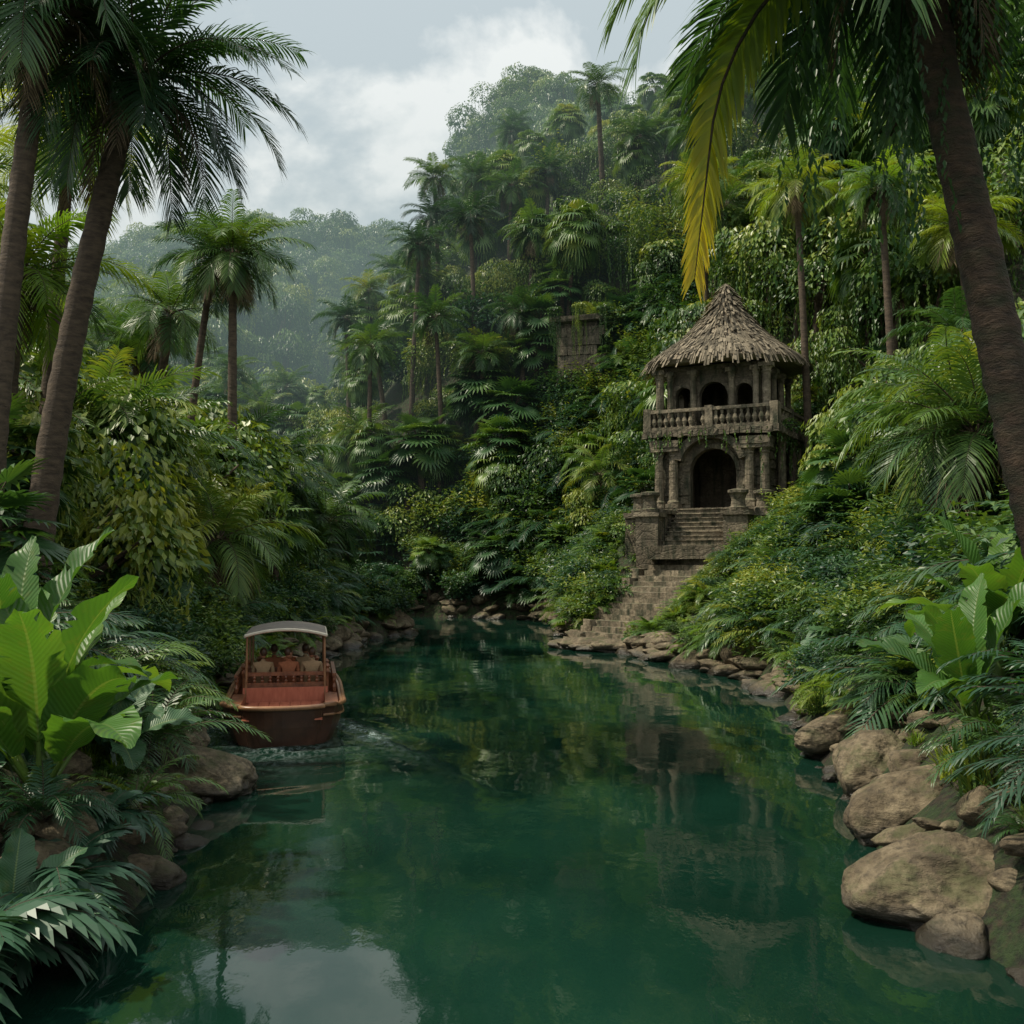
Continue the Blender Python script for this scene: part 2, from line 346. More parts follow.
# ------------------------------------------------------------------ terrain
POLY=[(30,-60),(9,-10),(5.6,4),(4.7,8),(4.2,10),(4.4,12),(5.0,15),(5.8,20),(7.1,27),(7.2,31),(5.6,36),(4.2,41),(2.8,45),(2.6,50),(3.0,56),(1,62),(-5,65),(-14,68),(-40,75),(-90,80),(-90,66),(-40,62),(-15,57),(-6.5,54),(-5.0,51),(-6.8,46),(-7.4,35),(-7.0,23),(-6.2,20),(-5,17.5),(-4.3,13.6),(-3.9,10.8),(-4.5,9),(-4.8,6),(-9,-10),(-30,-60)]
PA=np.array(POLY,float); PB=np.roll(PA,-1,0)
def sdist(x,y):
    x=np.atleast_1d(np.asarray(x,float)); y=np.atleast_1d(np.asarray(y,float))
    best=np.full(x.shape,1e9); ins=np.zeros(x.shape,bool)
    for (ax,ay),(bx,by) in zip(PA,PB):
        dx,dy=bx-ax,by-ay; t=np.clip(((x-ax)*dx+(y-ay)*dy)/(dx*dx+dy*dy),0,1)
        best=np.minimum(best,np.hypot(x-ax-t*dx,y-ay-t*dy))
        if ay!=by: ins^=((ay>y)!=(by>y))&(x<(bx-ax)*(y-ay)/(by-ay)+ax)
    return np.where(ins,-best,best)
def sst(v): v=np.clip(v,0,1); return v*v*(3-2*v)
TC=(10.9,51.6)
SAx,SAy,SBx,SBy=4.0,42.9,8.3,46.9
def H(x,y):
    x=np.atleast_1d(np.asarray(x,float)); y=np.atleast_1d(np.asarray(y,float)); s=sdist(x,y); sp=np.maximum(s,0)
    sl=np.where(x>0,.5,.36)
    b=.5*(1-np.exp(-sp/.5))+sl*np.minimum(sp,8)+.12*np.clip(sp-8,0,30)
    t=np.maximum(0,(y-56)*.75+(x-3)*.62); hh=60*(1-np.exp(-1.3*t/60))*sst((x+26)/26)*np.clip(sp/13,0,1)
    far=88*np.exp(-((x+75)/140)**2-((y-300)/65)**2)+13*np.exp(-((x-22)/22)**2-((y-215)/35)**2)+70*np.exp(-((x-190)/120)**2-((y-330)/90)**2)
    far+=16*np.exp(-((x+60)/40)**2-((y-120)/45)**2)+38*np.exp(-((x+62)/34)**2-((y-205)/45)**2)
    n=np.sin(x*.31+1.3*np.sin(y*.17))*np.sin(y*.27+x*.05)*.5+np.sin(x*1.3+y*.7)*.12+np.sin(x*.9-y*1.9)*.1
    h=b+hh+far+n*np.clip(sp/3,0,1)*(1+hh*.05)
    w=sst(1-(np.hypot(x-TC[0],y-TC[1])-4.2)/4); h=h*(1-w)+5.2*w
    dx,dy=SBx-SAx,SBy-SAy; tt=np.clip(((x-SAx)*dx+(y-SAy)*dy)/(dx*dx+dy*dy),0,1)
    dd=np.hypot(x-SAx-tt*dx,y-SAy-tt*dy); w=sst(1-(dd-1.7)/1.8)*(s>0); h=h*(1-w)+(tt*3.9-.3)*w
    return np.where(s<0,np.maximum(-2.0,s*.9),h)
def h1(x,y): return float(H(x,y)[0])
def axis(segs):
    r=[]
    for a,b,st in segs: r+=list(np.arange(a,b,st))
    return np.array(r)
def sheet(name,xs,ys,zf,mat):
    X,Y=np.meshgrid(xs,ys); Zz=zf(X.ravel(),Y.ravel()); n=len(xs); m=len(ys)
    V=np.stack([X.ravel(),Y.ravel(),Zz],1)
    i=np.arange(n-1)[None,:]+np.arange(m-1)[:,None]*n; F=np.stack([i,i+1,i+n+1,i+n],-1).reshape(-1,4)
    me=bpy.data.meshes.new(name); me.from_pydata(V.tolist(),[],F.tolist()); me.materials.append(mat)
    me.polygons.foreach_set('use_smooth',[True]*len(F)); me.update(); return obj(name,me)
sheet('ground',axis([(-800,-60,20),(-60,-20,1.5),(-20,22,.45),(22,70,1.5),(70,801,20)]),axis([(-120,-20,10),(-20,4,1),(4,62,.45),(62,160,1.5),(160,420,7),(420,1500,60)]),H,M_ground)
# ------------------------------------------------------------------ water
BP=Vector((-4.45,20.0)); BY=radians(11); BF=Vector((-sin(BY),cos(BY))); BS=Vector((cos(BY),sin(BY)))
def foamf(x,y):
    u=(x-BP.x)*BS.x+(y-BP.y)*BS.y; v=-((x-BP.x)*BF.x+(y-BP.y)*BF.y)
    vb=v+3.2; au=np.abs(u); arm=.95+.36*np.clip(vb,0,99)**.9
    on=(vb>0)
    g=(np.exp(-((au-arm)/.3)**2)+.35*np.exp(-((au-arm+.7)/.5)**2))*np.exp(-np.clip(vb-2.6,0,99)/1.3)*on
    st=np.exp(-(au/.9)**2)*np.exp(-np.abs(v-.5)/1.0)*(v>-.3)
    return u,v,vb,au,arm,g,st,on
def waterz(x,y):
    u,v,vb,au,arm,g,st,on=foamf(x,y)
    z=.07*g*on+.014*np.exp(-np.clip(au-arm,-9,9)**2/1.2)*np.sin((au-arm)*5)*np.exp(-np.clip(vb,0,99)/3.5)*on
    z+=st*.04*np.sin(v*9+u*3)
    return z
m,t,b,out=newmat('river_water'); g=t.new('ShaderNodeNewGeometry'); P=g.outputs['Position']
n1=t.noise(t.vmul(P,(1,.8,1)),.5,2,.5); n2=t.noise(t.vmul(P,(1,.55,1)),2.6,4,.55); n3=t.noise(P,.13,3)
calm=t.math('MULTIPLY',t.math('SUBTRACT',n3,.40),3,True)
hsum=t.math('ADD',t.math('MULTIPLY',n1,.36),t.math('MULTIPLY',n2,t.math('ADD',.03,t.math('MULTIPLY',calm,.10))))
t.link(t.bump(hsum,.5,.1),b.inputs['Normal'])
c=t.ramp(t.noise(P,.18,3),[(.35,(.003,.016,.010)),(.65,(.006,.030,.019))])
fa=t.new('ShaderNodeAttribute',attribute_name='foam')
ff=t.math('MULTIPLY',fa.outputs['Fac'],t.math('MULTIPLY',t.math('SUBTRACT',t.noise(t.vmul(P,(1,.55,1)),9,7,.75),.45),4,True),True)
c=t.mix(ff,c,(.38,.46,.45)); t.link(c,b.inputs['Base Color'])
t.link(t.math('ADD',.025,t.math('MULTIPLY',ff,.5)),b.inputs['Roughness']); b.inputs['IOR'].default_value=1.45
wat=sheet('river',axis([(-800,-100,100),(-100,-12,8),(-12,-8,.5),(-8,3,.09),(3,12,.5),(12,100,8),(100,801,100)]),axis([(-120,0,20),(0,12,.6),(12,27,.1),(27,66,.6),(66,100,5),(100,1500,200)]),waterz,m)
co=np.empty(len(wat.data.vertices)*3); wat.data.vertices.foreach_get('co',co); co=co.reshape(-1,3)
u,v,vb,au,arm,gg,stt,on=foamf(co[:,0],co[:,1])
at=wat.data.attributes.new('foam','FLOAT','POINT'); at.data.foreach_set('value',np.clip(gg*.85+stt*.6,0,1).astype(np.float32))
# ------------------------------------------------------------------ world
w=bpy.data.worlds.new('World'); scene.world=w; w.use_nodes=True; t=NT(w.node_tree)
out=t.new('ShaderNodeOutputWorld'); bg=t.new('ShaderNodeBackground'); t.link(bg.outputs[0],out.inputs[0]); bg.inputs[1].default_value=.15
sky=t.new('ShaderNodeTexSky',sky_type='NISHITA'); sky.sun_disc=False
SE=radians(56); SA=radians(-92)   # azimuth of sun measured from +Y towards +X
sky.sun_elevation=SE; sky.sun_rotation=SA; sky.dust_density=3
tc=t.new('ShaderNodeTexCoord'); D=tc.outputs['Generated']
mp=t.new('ShaderNodeMapping'); t.link(D,mp.inputs['Vector']); mp.inputs['Location'].default_value=(.35,.1,.12); mp.inputs['Scale'].default_value=(1,1,1.25); D2=mp.outputs[0]
nA=t.noise(D2,3.6,8,.54,.15)
veil=t.mix(.88,sky.outputs[0],(4.5,5.0,5.2))
cl=t.math('MULTIPLY',t.math('SUBTRACT',nA,.445),15,True)
off=t.new('ShaderNodeVectorMath',operation='ADD'); t.link(D2,off.inputs[0]); off.inputs[1].default_value=(-.035,0,.05)
nS=t.noise(off.outputs[0],3.6,8,.54,.15)          # density toward the light: thick side is shaded
sh=t.math('ADD',.5,t.math('MULTIPLY',t.math('SUBTRACT',nA,nS),7),True)
cc=t.ramp(sh,[(.15,(4.7,5.1,5.25)),(.5,(5.9,6.2,6.25)),(.9,(7.2,7.3,7.2))])
c=t.mix(t.math('MULTIPLY',cl,.92),veil,cc)
t.link(c,bg.inputs[0])
sd=bpy.data.lights.new('sun','SUN'); sd.energy=5.0; sd.angle=radians(2.5); sd.color=(1,.91,.74)
so=obj('sun',sd); dirS=Vector((sin(SA)*cos(SE),cos(SA)*cos(SE),sin(SE))); so.rotation_euler=dirS.to_track_quat('Z','Y').to_euler(); so.location=(0,0,80)
# valley mist: thin homogeneous medium, its own emission stands in for scattered skylight
mm=bpy.data.materials.new('mist'); mm.use_nodes=True; t=NT(mm.node_tree); out=t.new('ShaderNodeOutputMaterial')
DEN=.0027
ab=t.new('ShaderNodeVolumeAbsorption'); ab.inputs['Color'].default_value=(0,0,0,1); ab.inputs['Density'].default_value=DEN
em=t.new('ShaderNodeEmission'); em.inputs['Color'].default_value=(.27,.37,.36,1); em.inputs['Strength'].default_value=DEN
ad=t.new('ShaderNodeAddShader'); t.link(ab.outputs[0],ad.inputs[0]); t.link(em.outputs[0],ad.inputs[1]); t.link(ad.outputs[0],out.inputs['Volume'])
mb=MB(); a,b_,c0,d0,e0,f0=-420,420,68,520,-4,84
mb.add([(a,c0,e0),(b_,c0,e0),(b_,d0,e0),(a,d0,e0),(a,c0,f0),(b_,c0,f0),(b_,d0,f0),(a,d0,f0)],[(0,3,2,1),(4,5,6,7),(0,1,5,4),(1,2,6,5),(2,3,7,6),(3,0,4,7)])
obj('mist',mb.mesh('mist',[mm]))
# ------------------------------------------------------------------ scattering
col=bpy.data.collections.new('jungle_foliage')
cnt=0
def inst(me,x,y,s=1,z=None,dz=0,tilt=.08,rz=None):
    global cnt; cnt+=1
    o=bpy.data.objects.new('plant_part',me); col.objects.link(o)
    o.location=(x,y,(h1(x,y) if z is None else z)+dz); o.rotation_euler=(U(-tilt,tilt),U(-tilt,tilt),U(0,2*pi) if rz is None else rz); o.scale=(s*U(.9,1.1),s*U(.9,1.1),s)
PH={}
def zmax(me):
    if me.name not in PH: PH[me.name]=(max(v.co.z for v in me.vertices),max(abs(v.co.x) for v in me.vertices))
    return PH[me.name]
CLEAR=[(-5.0,11.0,1.0),(-5.9,12.2,.8),(5.9,13.4,1.2),(7.3,15.6,1.0),(-4.7,8.3,.9),(5.4,11.6,.9),(6.3,11.9,.8),(-5.1,15.2,.8)]
def stairdist(x,y):
    dx,dy=SBx-SAx,SBy-SAy; tt=min(1,max(0,((x-SAx)*dx+(y-SAy)*dy)/(dx*dx+dy*dy)))
    return math.hypot(x-SAx-tt*dx,y-SAy-tt*dy)
# clearing kept open between the river and the temple: max plant elevation per bearing
KX=[.05,.11,.13,.17,.20,.225,.25,.28,.30,.33]; KF=[.03,.005,-.065,-.02,.01,.03,.05,.10,.14,.3]; KN=[.0,-.06,-.085,-.06,-.035,-.005,.03,.09,.13,.2]
def corridor(x,y,top,rad):
    if not(20<y<52 and x>0): return True
    kr=(x+rad)/y; kl=(x-rad)/y
    if kr<.05 or kl>.33: return True
    T=KF if y>=40 else KN
    lim=min(float(np.interp(q,KX,T)) for q in (kl,(kl+kr)/2,kr))
    return (top-3.6)/y<=lim
def allowed(x,y,top,rad):
    if math.hypot(x-TC[0],y-TC[1])<4.6+rad*.4: return False
    if stairdist(x,y)<1.7+rad*.45: return False
    for cx,cy,cr in CLEAR:
        if math.hypot(x-cx,y-cy)<cr+rad*.35: return False
    el=(top-3.6)/y; k=x/y
    if 57<y<70 and .035<k+rad/y and k-rad/y<.09 and el>.185: return False
    if x<0 and y<17 and el>.03: return False
    if x<0 and y<24 and el>.17: return False
    if x<0 and y<50 and k>-.24 and el>.10: return False
    if x>0 and y<32 and el>(.03 if y<15 else (.12 if k<.42 else .2)): return False
    return corridor(x,y,top,rad*.8)
def put(me,x,y,s,tilt=.08,dz=0):
    z=h1(x,y); hm,rm=zmax(me)
    if not allowed(x,y,z+hm*s*.9,rm*s*.8): return False
    inst(me,x,y,s,z,dz,tilt); return True
y=57.0
while y<146:
    st=2.8+(y-57)*.02; x=-.62*y
    while x<.62*y:
        px=x+U(-.5,.5)*st; py=y+U(-.5,.5)*st; s=float(sdist(px,py)[0])
        if s>.6:
            r=R(); sc=U(.65,1.15)*(1+(y-57)*.004)
            if s<3: put(random.choice(BUSH+FERN+LIMEP),px,py,U(.7,1.4))
            elif r<.46: put(random.choice(TREES),px,py,sc*.85,.15,-1.4)
            elif r<.68: put(random.choice(FANT),px,py,U(.8,1.3),.12,.0)
            elif r<.78: put(random.choice(FANP[1:3]+PALMS[2:]),px,py,U(1,1.4),.12,.5)
            elif r<.87 : put(random.choice(PALMS[:3]),px,py,U(.8,1.15),.1)
            else: put(random.choice(BUSH),px,py,U(1.6,2.6))
        x+=st
    y+=st
for _ in range(220):
    x=U(-16,5); y=U(60,76); s=float(sdist(x,y)[0])
    if s>.4: put(random.choice(BUSH+FERN+FANP+LIMEP),x,y,U(.6,1.3) if s<4 else U(1,1.8))
# dense low growth on the open slope between the far shore and the ruin
for _ in range(330):
    x=U(0,12); y=U(56.5,72)
    if float(sdist(x,y)[0])<1 or math.hypot(x-TC[0],y-TC[1])<5: continue
    z=h1(x,y); me=random.choice(BUSH+BUSH+FERN+FANP[:1]+LIMEP+FANP[3:]); hm,rm=zmax(me)
    near_r=abs(x-4.5)<2.4 and 64<y<70
    for sc in (1.5,1.1,.75,.5):
        if not near_r or (z+hm*sc-3.6)/y<.19 or sc==.5: inst(me,x,y,sc,z,-.2,.25); break
y=150
while y<345:
    x=-.62*y
    while x<.62*y:
        inst(random.choice(TREES),x+U(-4,4),y+U(-4,4),U(1.7,2.8),dz=-3)
        x+=8.5
    y+=8.5
for _ in range(2600):
    y=U(6,57); side=-1 if R()<.5 else 1
    s=abs(random.gauss(0,1))*6+.25
    if side<0: xs_=np.interp(y,[6,9,10.8,13.6,17.5,20,23,35,46,51,54,57],[-4.8,-4.5,-3.9,-4.3,-5,-6.2,-7,-7.4,-6.8,-5,-6.5,-15])
    else: xs_=np.interp(y,[4,8,10,12,15,20,27,31,36,41,45,50,56],[5.6,4.7,4.2,4.4,5,5.8,7.1,7.2,5.6,4.2,2.8,2.6,3])
    x=xs_+side*s
    if abs(x/max(y,1))>.66 or sdist(x,y)[0]<.2: continue
    near=y<21
    if near and s<1.5:
        if s>.6 and R()<.6: put(random.choice([GRASS[0],GRASS[1],FERN[2]]),x,y,U(.35,.65))
        continue
    r=R()
    if s<1.2:
        put(random.choice([BUSH[0],BUSH[2],FERN[2],GRASS[0],GRASS[1],GRASS[1],LIMEP[0]]),x,y,U(.35,.75) if r<.8 else U(.6,1.0))
    elif s<4:
        put(random.choice(FERN+FANP[:1]+FANP[3:]+(LIMEP+FERN[1:3]+GRASS+[FERNB] if near else BUSH)+([BAN[1]] if R()<.6 else [])),x,y,U(.6,1.05))
    elif s<9:
        put(random.choice(FERN+FANP+BUSH+PALMS[3:]+LIMEP),x,y,U(.85,1.5))
    else:
        put(random.choice(TREES+FANP[1:]+FANT[:1]+PALMS+BUSH),x,y,U(.8,1.25))
for _ in range(1700):
    x=U(2.5,17); y=U(31,56); s=float(sdist(x,y)[0]); d=stairdist(x,y); dt=math.hypot(x-TC[0],y-TC[1])
    if s<.5 or d<2.0 or dt<4.7: continue
    me=random.choice(BUSH[:3]+FERN[1:3]+LIMEP+GRASS+FANP[3:]); z=h1(x,y); hm,rm=zmax(me); done=False
    for sc in (1.1,.8,.6,.45,.32):
        if corridor(x,y,z+hm*sc*.9,rm*sc*.6) and d>1.7+rm*sc*.4 and dt>4.5+rm*sc*.3:
            inst(me,x,y,sc,z); done=True; break
    if not done: inst(random.choice([BUSH[0],FERN[2],GRASS[1],LIMEP[0]]),x,y,.3,z)
for x,y,me,s in [(-11,24,1,1.1),(-13,28,0,1.2),(-12,33,3,1.1),(-11.5,39,2,1.0),(-14,43,0,1.3),(-17,36,1,1.5),(-10.8,46,1,.75),(-18,28,3,1.6),(-15,21,0,1.2),(-20,45,2,1.6)]:
    inst(TREES[me],x,y,s)
for x,y,me,s in [(-9.6,27,0,1.2),(-9.4,34,1,1.0),(-9,40,1,1.1),(-8.4,30,2,1.0),(-8.6,44,3,1),(-11,30,2,1.3),(-13,36,2,1.3)]:
    inst(([FANP[1],FANP[2],PALMS[3],FERN[3]])[me],x,y,s)
for x,y,me,s in [(19,38,0,1.1),(20,34,3,1.2),(18.6,46,2,.9),(20,49,0,1.3),(22,42,1,1.4),(15.5,60,0,1.2),(11.5,61.5,2,1.1),(20,56,1,1.4),(24,52,3,1.6),(17,30,2,.9)]:
    inst(TREES[me],x,y,s)
for x,y,me,s in [(13.0,35,0,1.2),(14.5,38,1,1.1),(13.3,31,0,1.3),(11.5,27,0,1.1),(12.4,25,1,1.2),(13.8,28,1,1.4),(16.3,42,1,1.3),(15,40,0,1.4)]:
    inst(([FANP[3],FANP[1]])[me],x,y,s)
for x,y,s in [(17.5,50,1.1),(19.5,53,1.2),(22,57,1.3),(25,55,1.2),(16,57,1.2),(21,47,1.1)]: inst(random.choice(FANT),x,y,s,dz=2)
for k in range(60):
    x=U(2,34); y=U(58,80)
    if .03<x/y<.10 and y<72: continue
    inst(random.choice(CURT),x,y,U(.8,1.3),dz=U(4,7))
for x,z in ((2.9,20.6),(4.6,20.9),(6.2,20.7)): inst(CURT[1],x,69.0,.55,z,0)
e=bpy.data.objects.new('jungle_foliage',None); link(e); e.instance_type='COLLECTION'; e.instance_collection=col
# ------------------------------------------------------------------ named palms
def palm(x,y,H_,lean,L,nf,seed,**k):
    mats=k.pop('mats',PM); z=h1(x,y); me=palm_mb(seed,H_-z,lean,L,nf,**k).mesh('palm_tree',mats,True); return obj('palm_tree',me,(x,y,z))
palm(-9.4,20,13.2,(1.9,0),3.5,34,101,tr=.24,nl=52,ll=.9,lw=.06,tint=.5)
palm(-9.3,18,13.9,(.8,.3),3.3,30,102,tr=.2,nl=46,ll=.9,lw=.06,tint=.4)
palm(-10.4,38,15,(-.1,0),2.7,34,103,tr=.17,nl=40,ll=.8,tint=.45,skirt=10)
palm(-13.0,40,15.4,(1.2,0),2.6,28,104,tr=.15,nl=36,ll=.8,tint=.45)
palm(-12,26,14.5,(.6,0),3.0,26,114,tr=.18,nl=38,ll=.8,tint=.75,yel=.7)
palm(-13.5,23,12.0,(.3,0),2.8,26,115,tr=.18,nl=38,ll=.8,tint=.75,yel=.8)
palm(-11.5,23,10.0,(.3,0),2.6,26,116,tr=.16,nl=38,ll=.8,tint=.75,yel=.8)
for i,(x,y,zt) in enumerate([(-6.8,85,32.5),(-5.6,86,36.2),(-3.7,88,37),(-.6,86,35.5),(3.3,88,37.5),(-8.3,80,28.5),(-7.5,84,27),(-3,78,30),(1,76,28),(9.5,82,38),(15,84,42),(-14,86,24),(-13,92,28),(-16,96,23),(21,78,41),(-5,73,21),(-10,74,19),(13.5,72,34),(28,72,41)]):
    palm(x+U(-.6,.6),y,zt,(U(-.6,.6),0),2.7,26,120+i,tr=.16,nl=26,ll=.85,lw=.08,tint=U(.35,.6))
for i,(x,y,zt) in enumerate([(17.3,46,20.5),(14.6,50,22),(20,44,18),(24,60,29),(12,62,27)]):
    palm(x,y,zt,(-.5,0),2.6,28,160+i,tr=.17,nl=34,ll=.8,tint=.7,yel=.5,skirt=9)
random.seed(77); mb=MB()
ctrl=[(6.1,10.2,.5),(5.7,10.1,1.8),(5.25,10,3.6),(4.95,10,5.0),(4.65,10,6.5),(4.3,10,8.2),(3.95,10,10.5)]
pts=[];rad=[]
for i in range(len(ctrl)-1):
    for k in range(12):
        t=k/12; pts.append(Vector(ctrl[i]).lerp(Vector(ctrl[i+1]),t)); q=(i+t)/6; rad.append((.26-.09*q)*(1.07 if k%2 else 1)*(1+U(-.04,.04)))
tube(mb,pts,rad,16,1); top=pts[-1]
random.seed(79)
frond(mb,top,3.14,-.42,4.75,1.6,84,.46,.105,.42,3,1,hang=.9,tg=.75,t0=.1,vee=.12,roll=.95)
random.seed(78)
for az,e,L,dr,mi,ti in [(2.7,.6,3.6,1.8,0,.6),(3.55,.45,3.4,1.8,0,.8),(3.9,.3,3.2,1.8,0,.5),(2.2,.4,3.4,1.5,0,.4),(1.6,.3,3.2,1.5,0,.4),(4.6,.3,3.0,1.8,0,.6),(5.4,.2,3.2,1.6,0,.5),(0,.3,3.2,1.6,0,.4),(.8,.4,3.1,1.5,0,.4),(3.2,1.2,3.2,1.5,0,.5),(.4,1.2,3.0,1.4,0,.4),(2.0,.0,2.8,1.5,0,.3),(3.0,.2,3.7,1.7,0,.75),(1.2,-.2,2.5,1.3,0,.3),(5.9,-.1,3,1.3,0,.4),(2.6,-.1,3.2,1.4,0,.6),(4.2,-.2,3,1.3,0,.6)]:
    frond(mb,top,az,e,L,dr,58,.8,.08,ti,mi,1,hang=.9)
for k in range(6): frond(mb,top-Z*.2,U(0,6.28),-.7,1.8,1,24,.5,.05,.5,2,1,hang=1)
for k in range(60):
    a=U(0,6.28); strand(mb,top+Vector((cos(a)*U(.1,1.5),sin(a)*U(.1,1.5),-U(.1,.5))),U(.8,3.8),.11,.4,0,.2)
obj('palm_tree',mb.mesh('palm_tree',[G_palm,M_barkdark,G_dead,G_yellow],True))
def fg(name,me,x,y,s,rz=0,dz=0): obj(name,me,(x,y,h1(x,y)+dz),(0,0,rz),s)
fg('banana_plant',BAN[0],-5.0,11.0,1.25,.4,.3)
fg('banana_plant',BAN[2],-5.9,12.2,1.1,2.0,.5)
fg('banana_plant',BAN[2],5.95,13.4,.95,1.1,.55)
fg('banana_plant',BAN[0],7.4,15.6,1.15,.3,.4)
fg('broadleaf_plant',FERNB,-4.55,8.6,.95,.5,.35)
fg('broadleaf_plant',FERNB,-4.35,9.9,.75,2.5,.3)
fg('broadleaf_plant',BAN[1],-4.45,9.2,.6,2.1,.2)
fg('broadleaf_plant',BAN[1],-5.3,13.6,.8,2.5,.2)
fg('broadleaf_plant',FERNB,-4.5,11.5,.5,1.5,.25)
fg('fern_plant',FERN[1],-5.3,15.2,.75,1,.2)
fg('fern_plant',FERN[2],-4.6,12.6,.9,1,.1)
fg('fern_plant',FERN[0],-4.75,10.5,.5,2,.3)
fg('fern_plant',FERN[1],5.75,11.6,.65,.5,.1)
fg('fern_plant',FERN[3],6.5,11.9,.75,2.5,.2)
fg('grass_clump',GRASS[1],5.3,11.7,1.0,.5)
fg('grass_clump',GRASS[0],6.0,12.6,1.2,.5)
fg('grass_clump',GRASS[0],5.6,13.0,1.0,2.5)
fg('grass_clump',GRASS[1],5.5,10.2,.8,2.5)
# ------------------------------------------------------------------ rocks
def rockmesh(seed,sub=4,sh=(1,1,.7),amp=.26,rug=.04,fac=.84):
    import bmesh
    bm=bmesh.new(); bmesh.ops.create_icosphere(bm,subdivisions=sub,radius=1); off=Vector((seed*7.3,seed*3.1,seed*1.7))
    for v in bm.verts:
        d=v.co.normalized(); r=1+amp*noise.noise(d*1.1+off)+amp*.5*noise.noise(d*2.4+off)+rug*noise.noise(d*6+off)+rug*.5*noise.noise(d*14+off)
        for k in range(5):
            nn=Vector((sin(seed*3+k*2.1),cos(seed*5+k*1.7),sin(k*2.9+seed)*.8)).normalized()
            dd=d.dot(nn)*r
            if dd>fac: r*= (fac+.3*(dd-fac))/dd
        v.co=Vector((d.x*sh[0],d.y*sh[1],d.z*sh[2]))*r
    me=bpy.data.meshes.new('rock'); bm.to_mesh(me); bm.free(); me.materials.append(M_rock)
    me.polygons.foreach_set('use_smooth',[True]*len(me.polygons)); return me
RK=[rockmesh(i) for i in range(1,6)]+[rockmesh(i,4,(1.2,.8,.35),.3) for i in range(6,9)]
RB=[rockmesh(i,6) for i in range(11,16)]
def rock(me,x,y,z,sx,sy,sz,rz=0,ty=0): obj('boulder',me,(x,y,z),(0,ty,rz),(sx,sy,sz))
rock(RB[0],4.5,10.7,.2,1.05,.8,.8,.2)
rock(RB[1],5.05,13.4,.4,.75,.6,.65,.5,-.35)
rock(RB[2],5.6,16.0,.42,.75,.6,.66,.8,-.3)
rock(RB[3],6.0,19.0,.35,.85,.6,.62,0,-.15)
rock(RB[4],6.1,13.0,.6,.6,.6,.6,1)
rock(RB[0],5.5,12.2,.45,.5,.5,.45,2)
rock(RB[2],6.7,14.6,.9,.7,.6,.6,2.2)
rock(RB[1],5.65,14.5,.4,.45,.45,.4,2)
rock(RB[3],6.3,16.6,.6,.5,.5,.4,2)
rock(RB[2],5.6,10.9,.5,.5,.5,.45,1.2)
rock(RB[3],-5.0,16.0,.25,1.05,.8,.72,.1,.08)
rock(RB[4],-5.9,17.6,.5,.8,.7,.6,1.1)
rock(RB[1],-5.0,12.2,.35,.65,.6,.8,.3)
rock(RB[2],-4.6,9.9,.3,.65,.6,.8,1.3)
rock(RB[0],-4.15,11.6,.1,.4,.35,.3,1.3)
rock(RB[4],-5.5,14.2,.5,.6,.6,.6,1.3)
rcol=bpy.data.collections.new('shore_rocks')
for i in range(len(POLY)-1):
    A=Vector(POLY[i]);B=Vector(POLY[i+1]); 
    if min(A.y,B.y)<7 or A.x<-40 or B.x<-40: continue
    L=(B-A).length; nrm=Vector(((B-A).y,-(B-A).x)).normalized()
    nearr=A.y<24
    for k in range(int(L/(.12 if nearr else .3))):
        p=A.lerp(B,R())+nrm*(U(-.15,1.6) if nearr else U(-.2,.9)); far=p.y>26; flat=far and p.x>0
        o=bpy.data.objects.new('rock',random.choice(RK[5:] if flat and R()<.8 else RK)); rcol.objects.link(o)
        s=U(.06,.4) if not far else U(.3,.8); o.location=(p.x,p.y,min(max(h1(p.x,p.y),0),2)+U(-.1,.06)); o.scale=(s,s*U(.7,1),s*U(.6,1)); o.rotation_euler=(U(-.2,.2),U(-.25,.25),U(0,6.28))
for k in range(26):
    p=Vector((U(2.6,7.2),0)); p.y=46.0-1.05*p.x*.9+U(-1.3,.6) if p.x<5.5 else 39.5-(p.x-5)*1.5+U(-1,1)
    o=bpy.data.objects.new('rock',random.choice(RK[5:])); rcol.objects.link(o); s=U(.6,1.3); o.location=(p.x,p.y-.6,U(.0,.25)); o.scale=(s,s*.8,s*.7); o.rotation_euler=(0,0,U(-.6,.6))
e=bpy.data.objects.new('shore_rocks',None); link(e); e.instance_type='COLLECTION'; e.instance_collection=rcol
# ------------------------------------------------------------------ temple
def box(mb,c,s,m=0,rz=0,j=0):
    cx,cy,cz=c; x,y,z=s[0]/2,s[1]/2,s[2]/2; vs=[]
    for (dx,dy,dz) in [(a,b,c_) for c_ in (-1,1) for b in (-1,1) for a in (-1,1)]:
        X=dx*x+U(-j,j);Y=dy*y+U(-j,j); vs.append((cx+X*cos(rz)-Y*sin(rz),cy+X*sin(rz)+Y*cos(rz),cz+dz*z+U(-j,j)*.6))
    mb.add(vs,[(0,2,3,1),(4,5,7,6),(0,1,5,4),(1,3,7,5),(3,2,6,7),(2,0,4,6)],m=m)
def lathe(mb,x,y,prof,n=14,m=0):
    vs=[];fs=[]
    for r,z in prof:
        for k in range(n): vs.append((x+r*cos(2*pi*k/n),y+r*sin(2*pi*k/n),z))
    for i in range(len(prof)-1):
        for k in range(n): fs.append((i*n+k,i*n+(k+1)%n,(i+1)*n+(k+1)%n,(i+1)*n+k))
    fs.append(tuple(range(n))[::-1]); fs.append(tuple((len(prof)-1)*n+k for k in range(n))); mb.add(vs,fs,m=m)
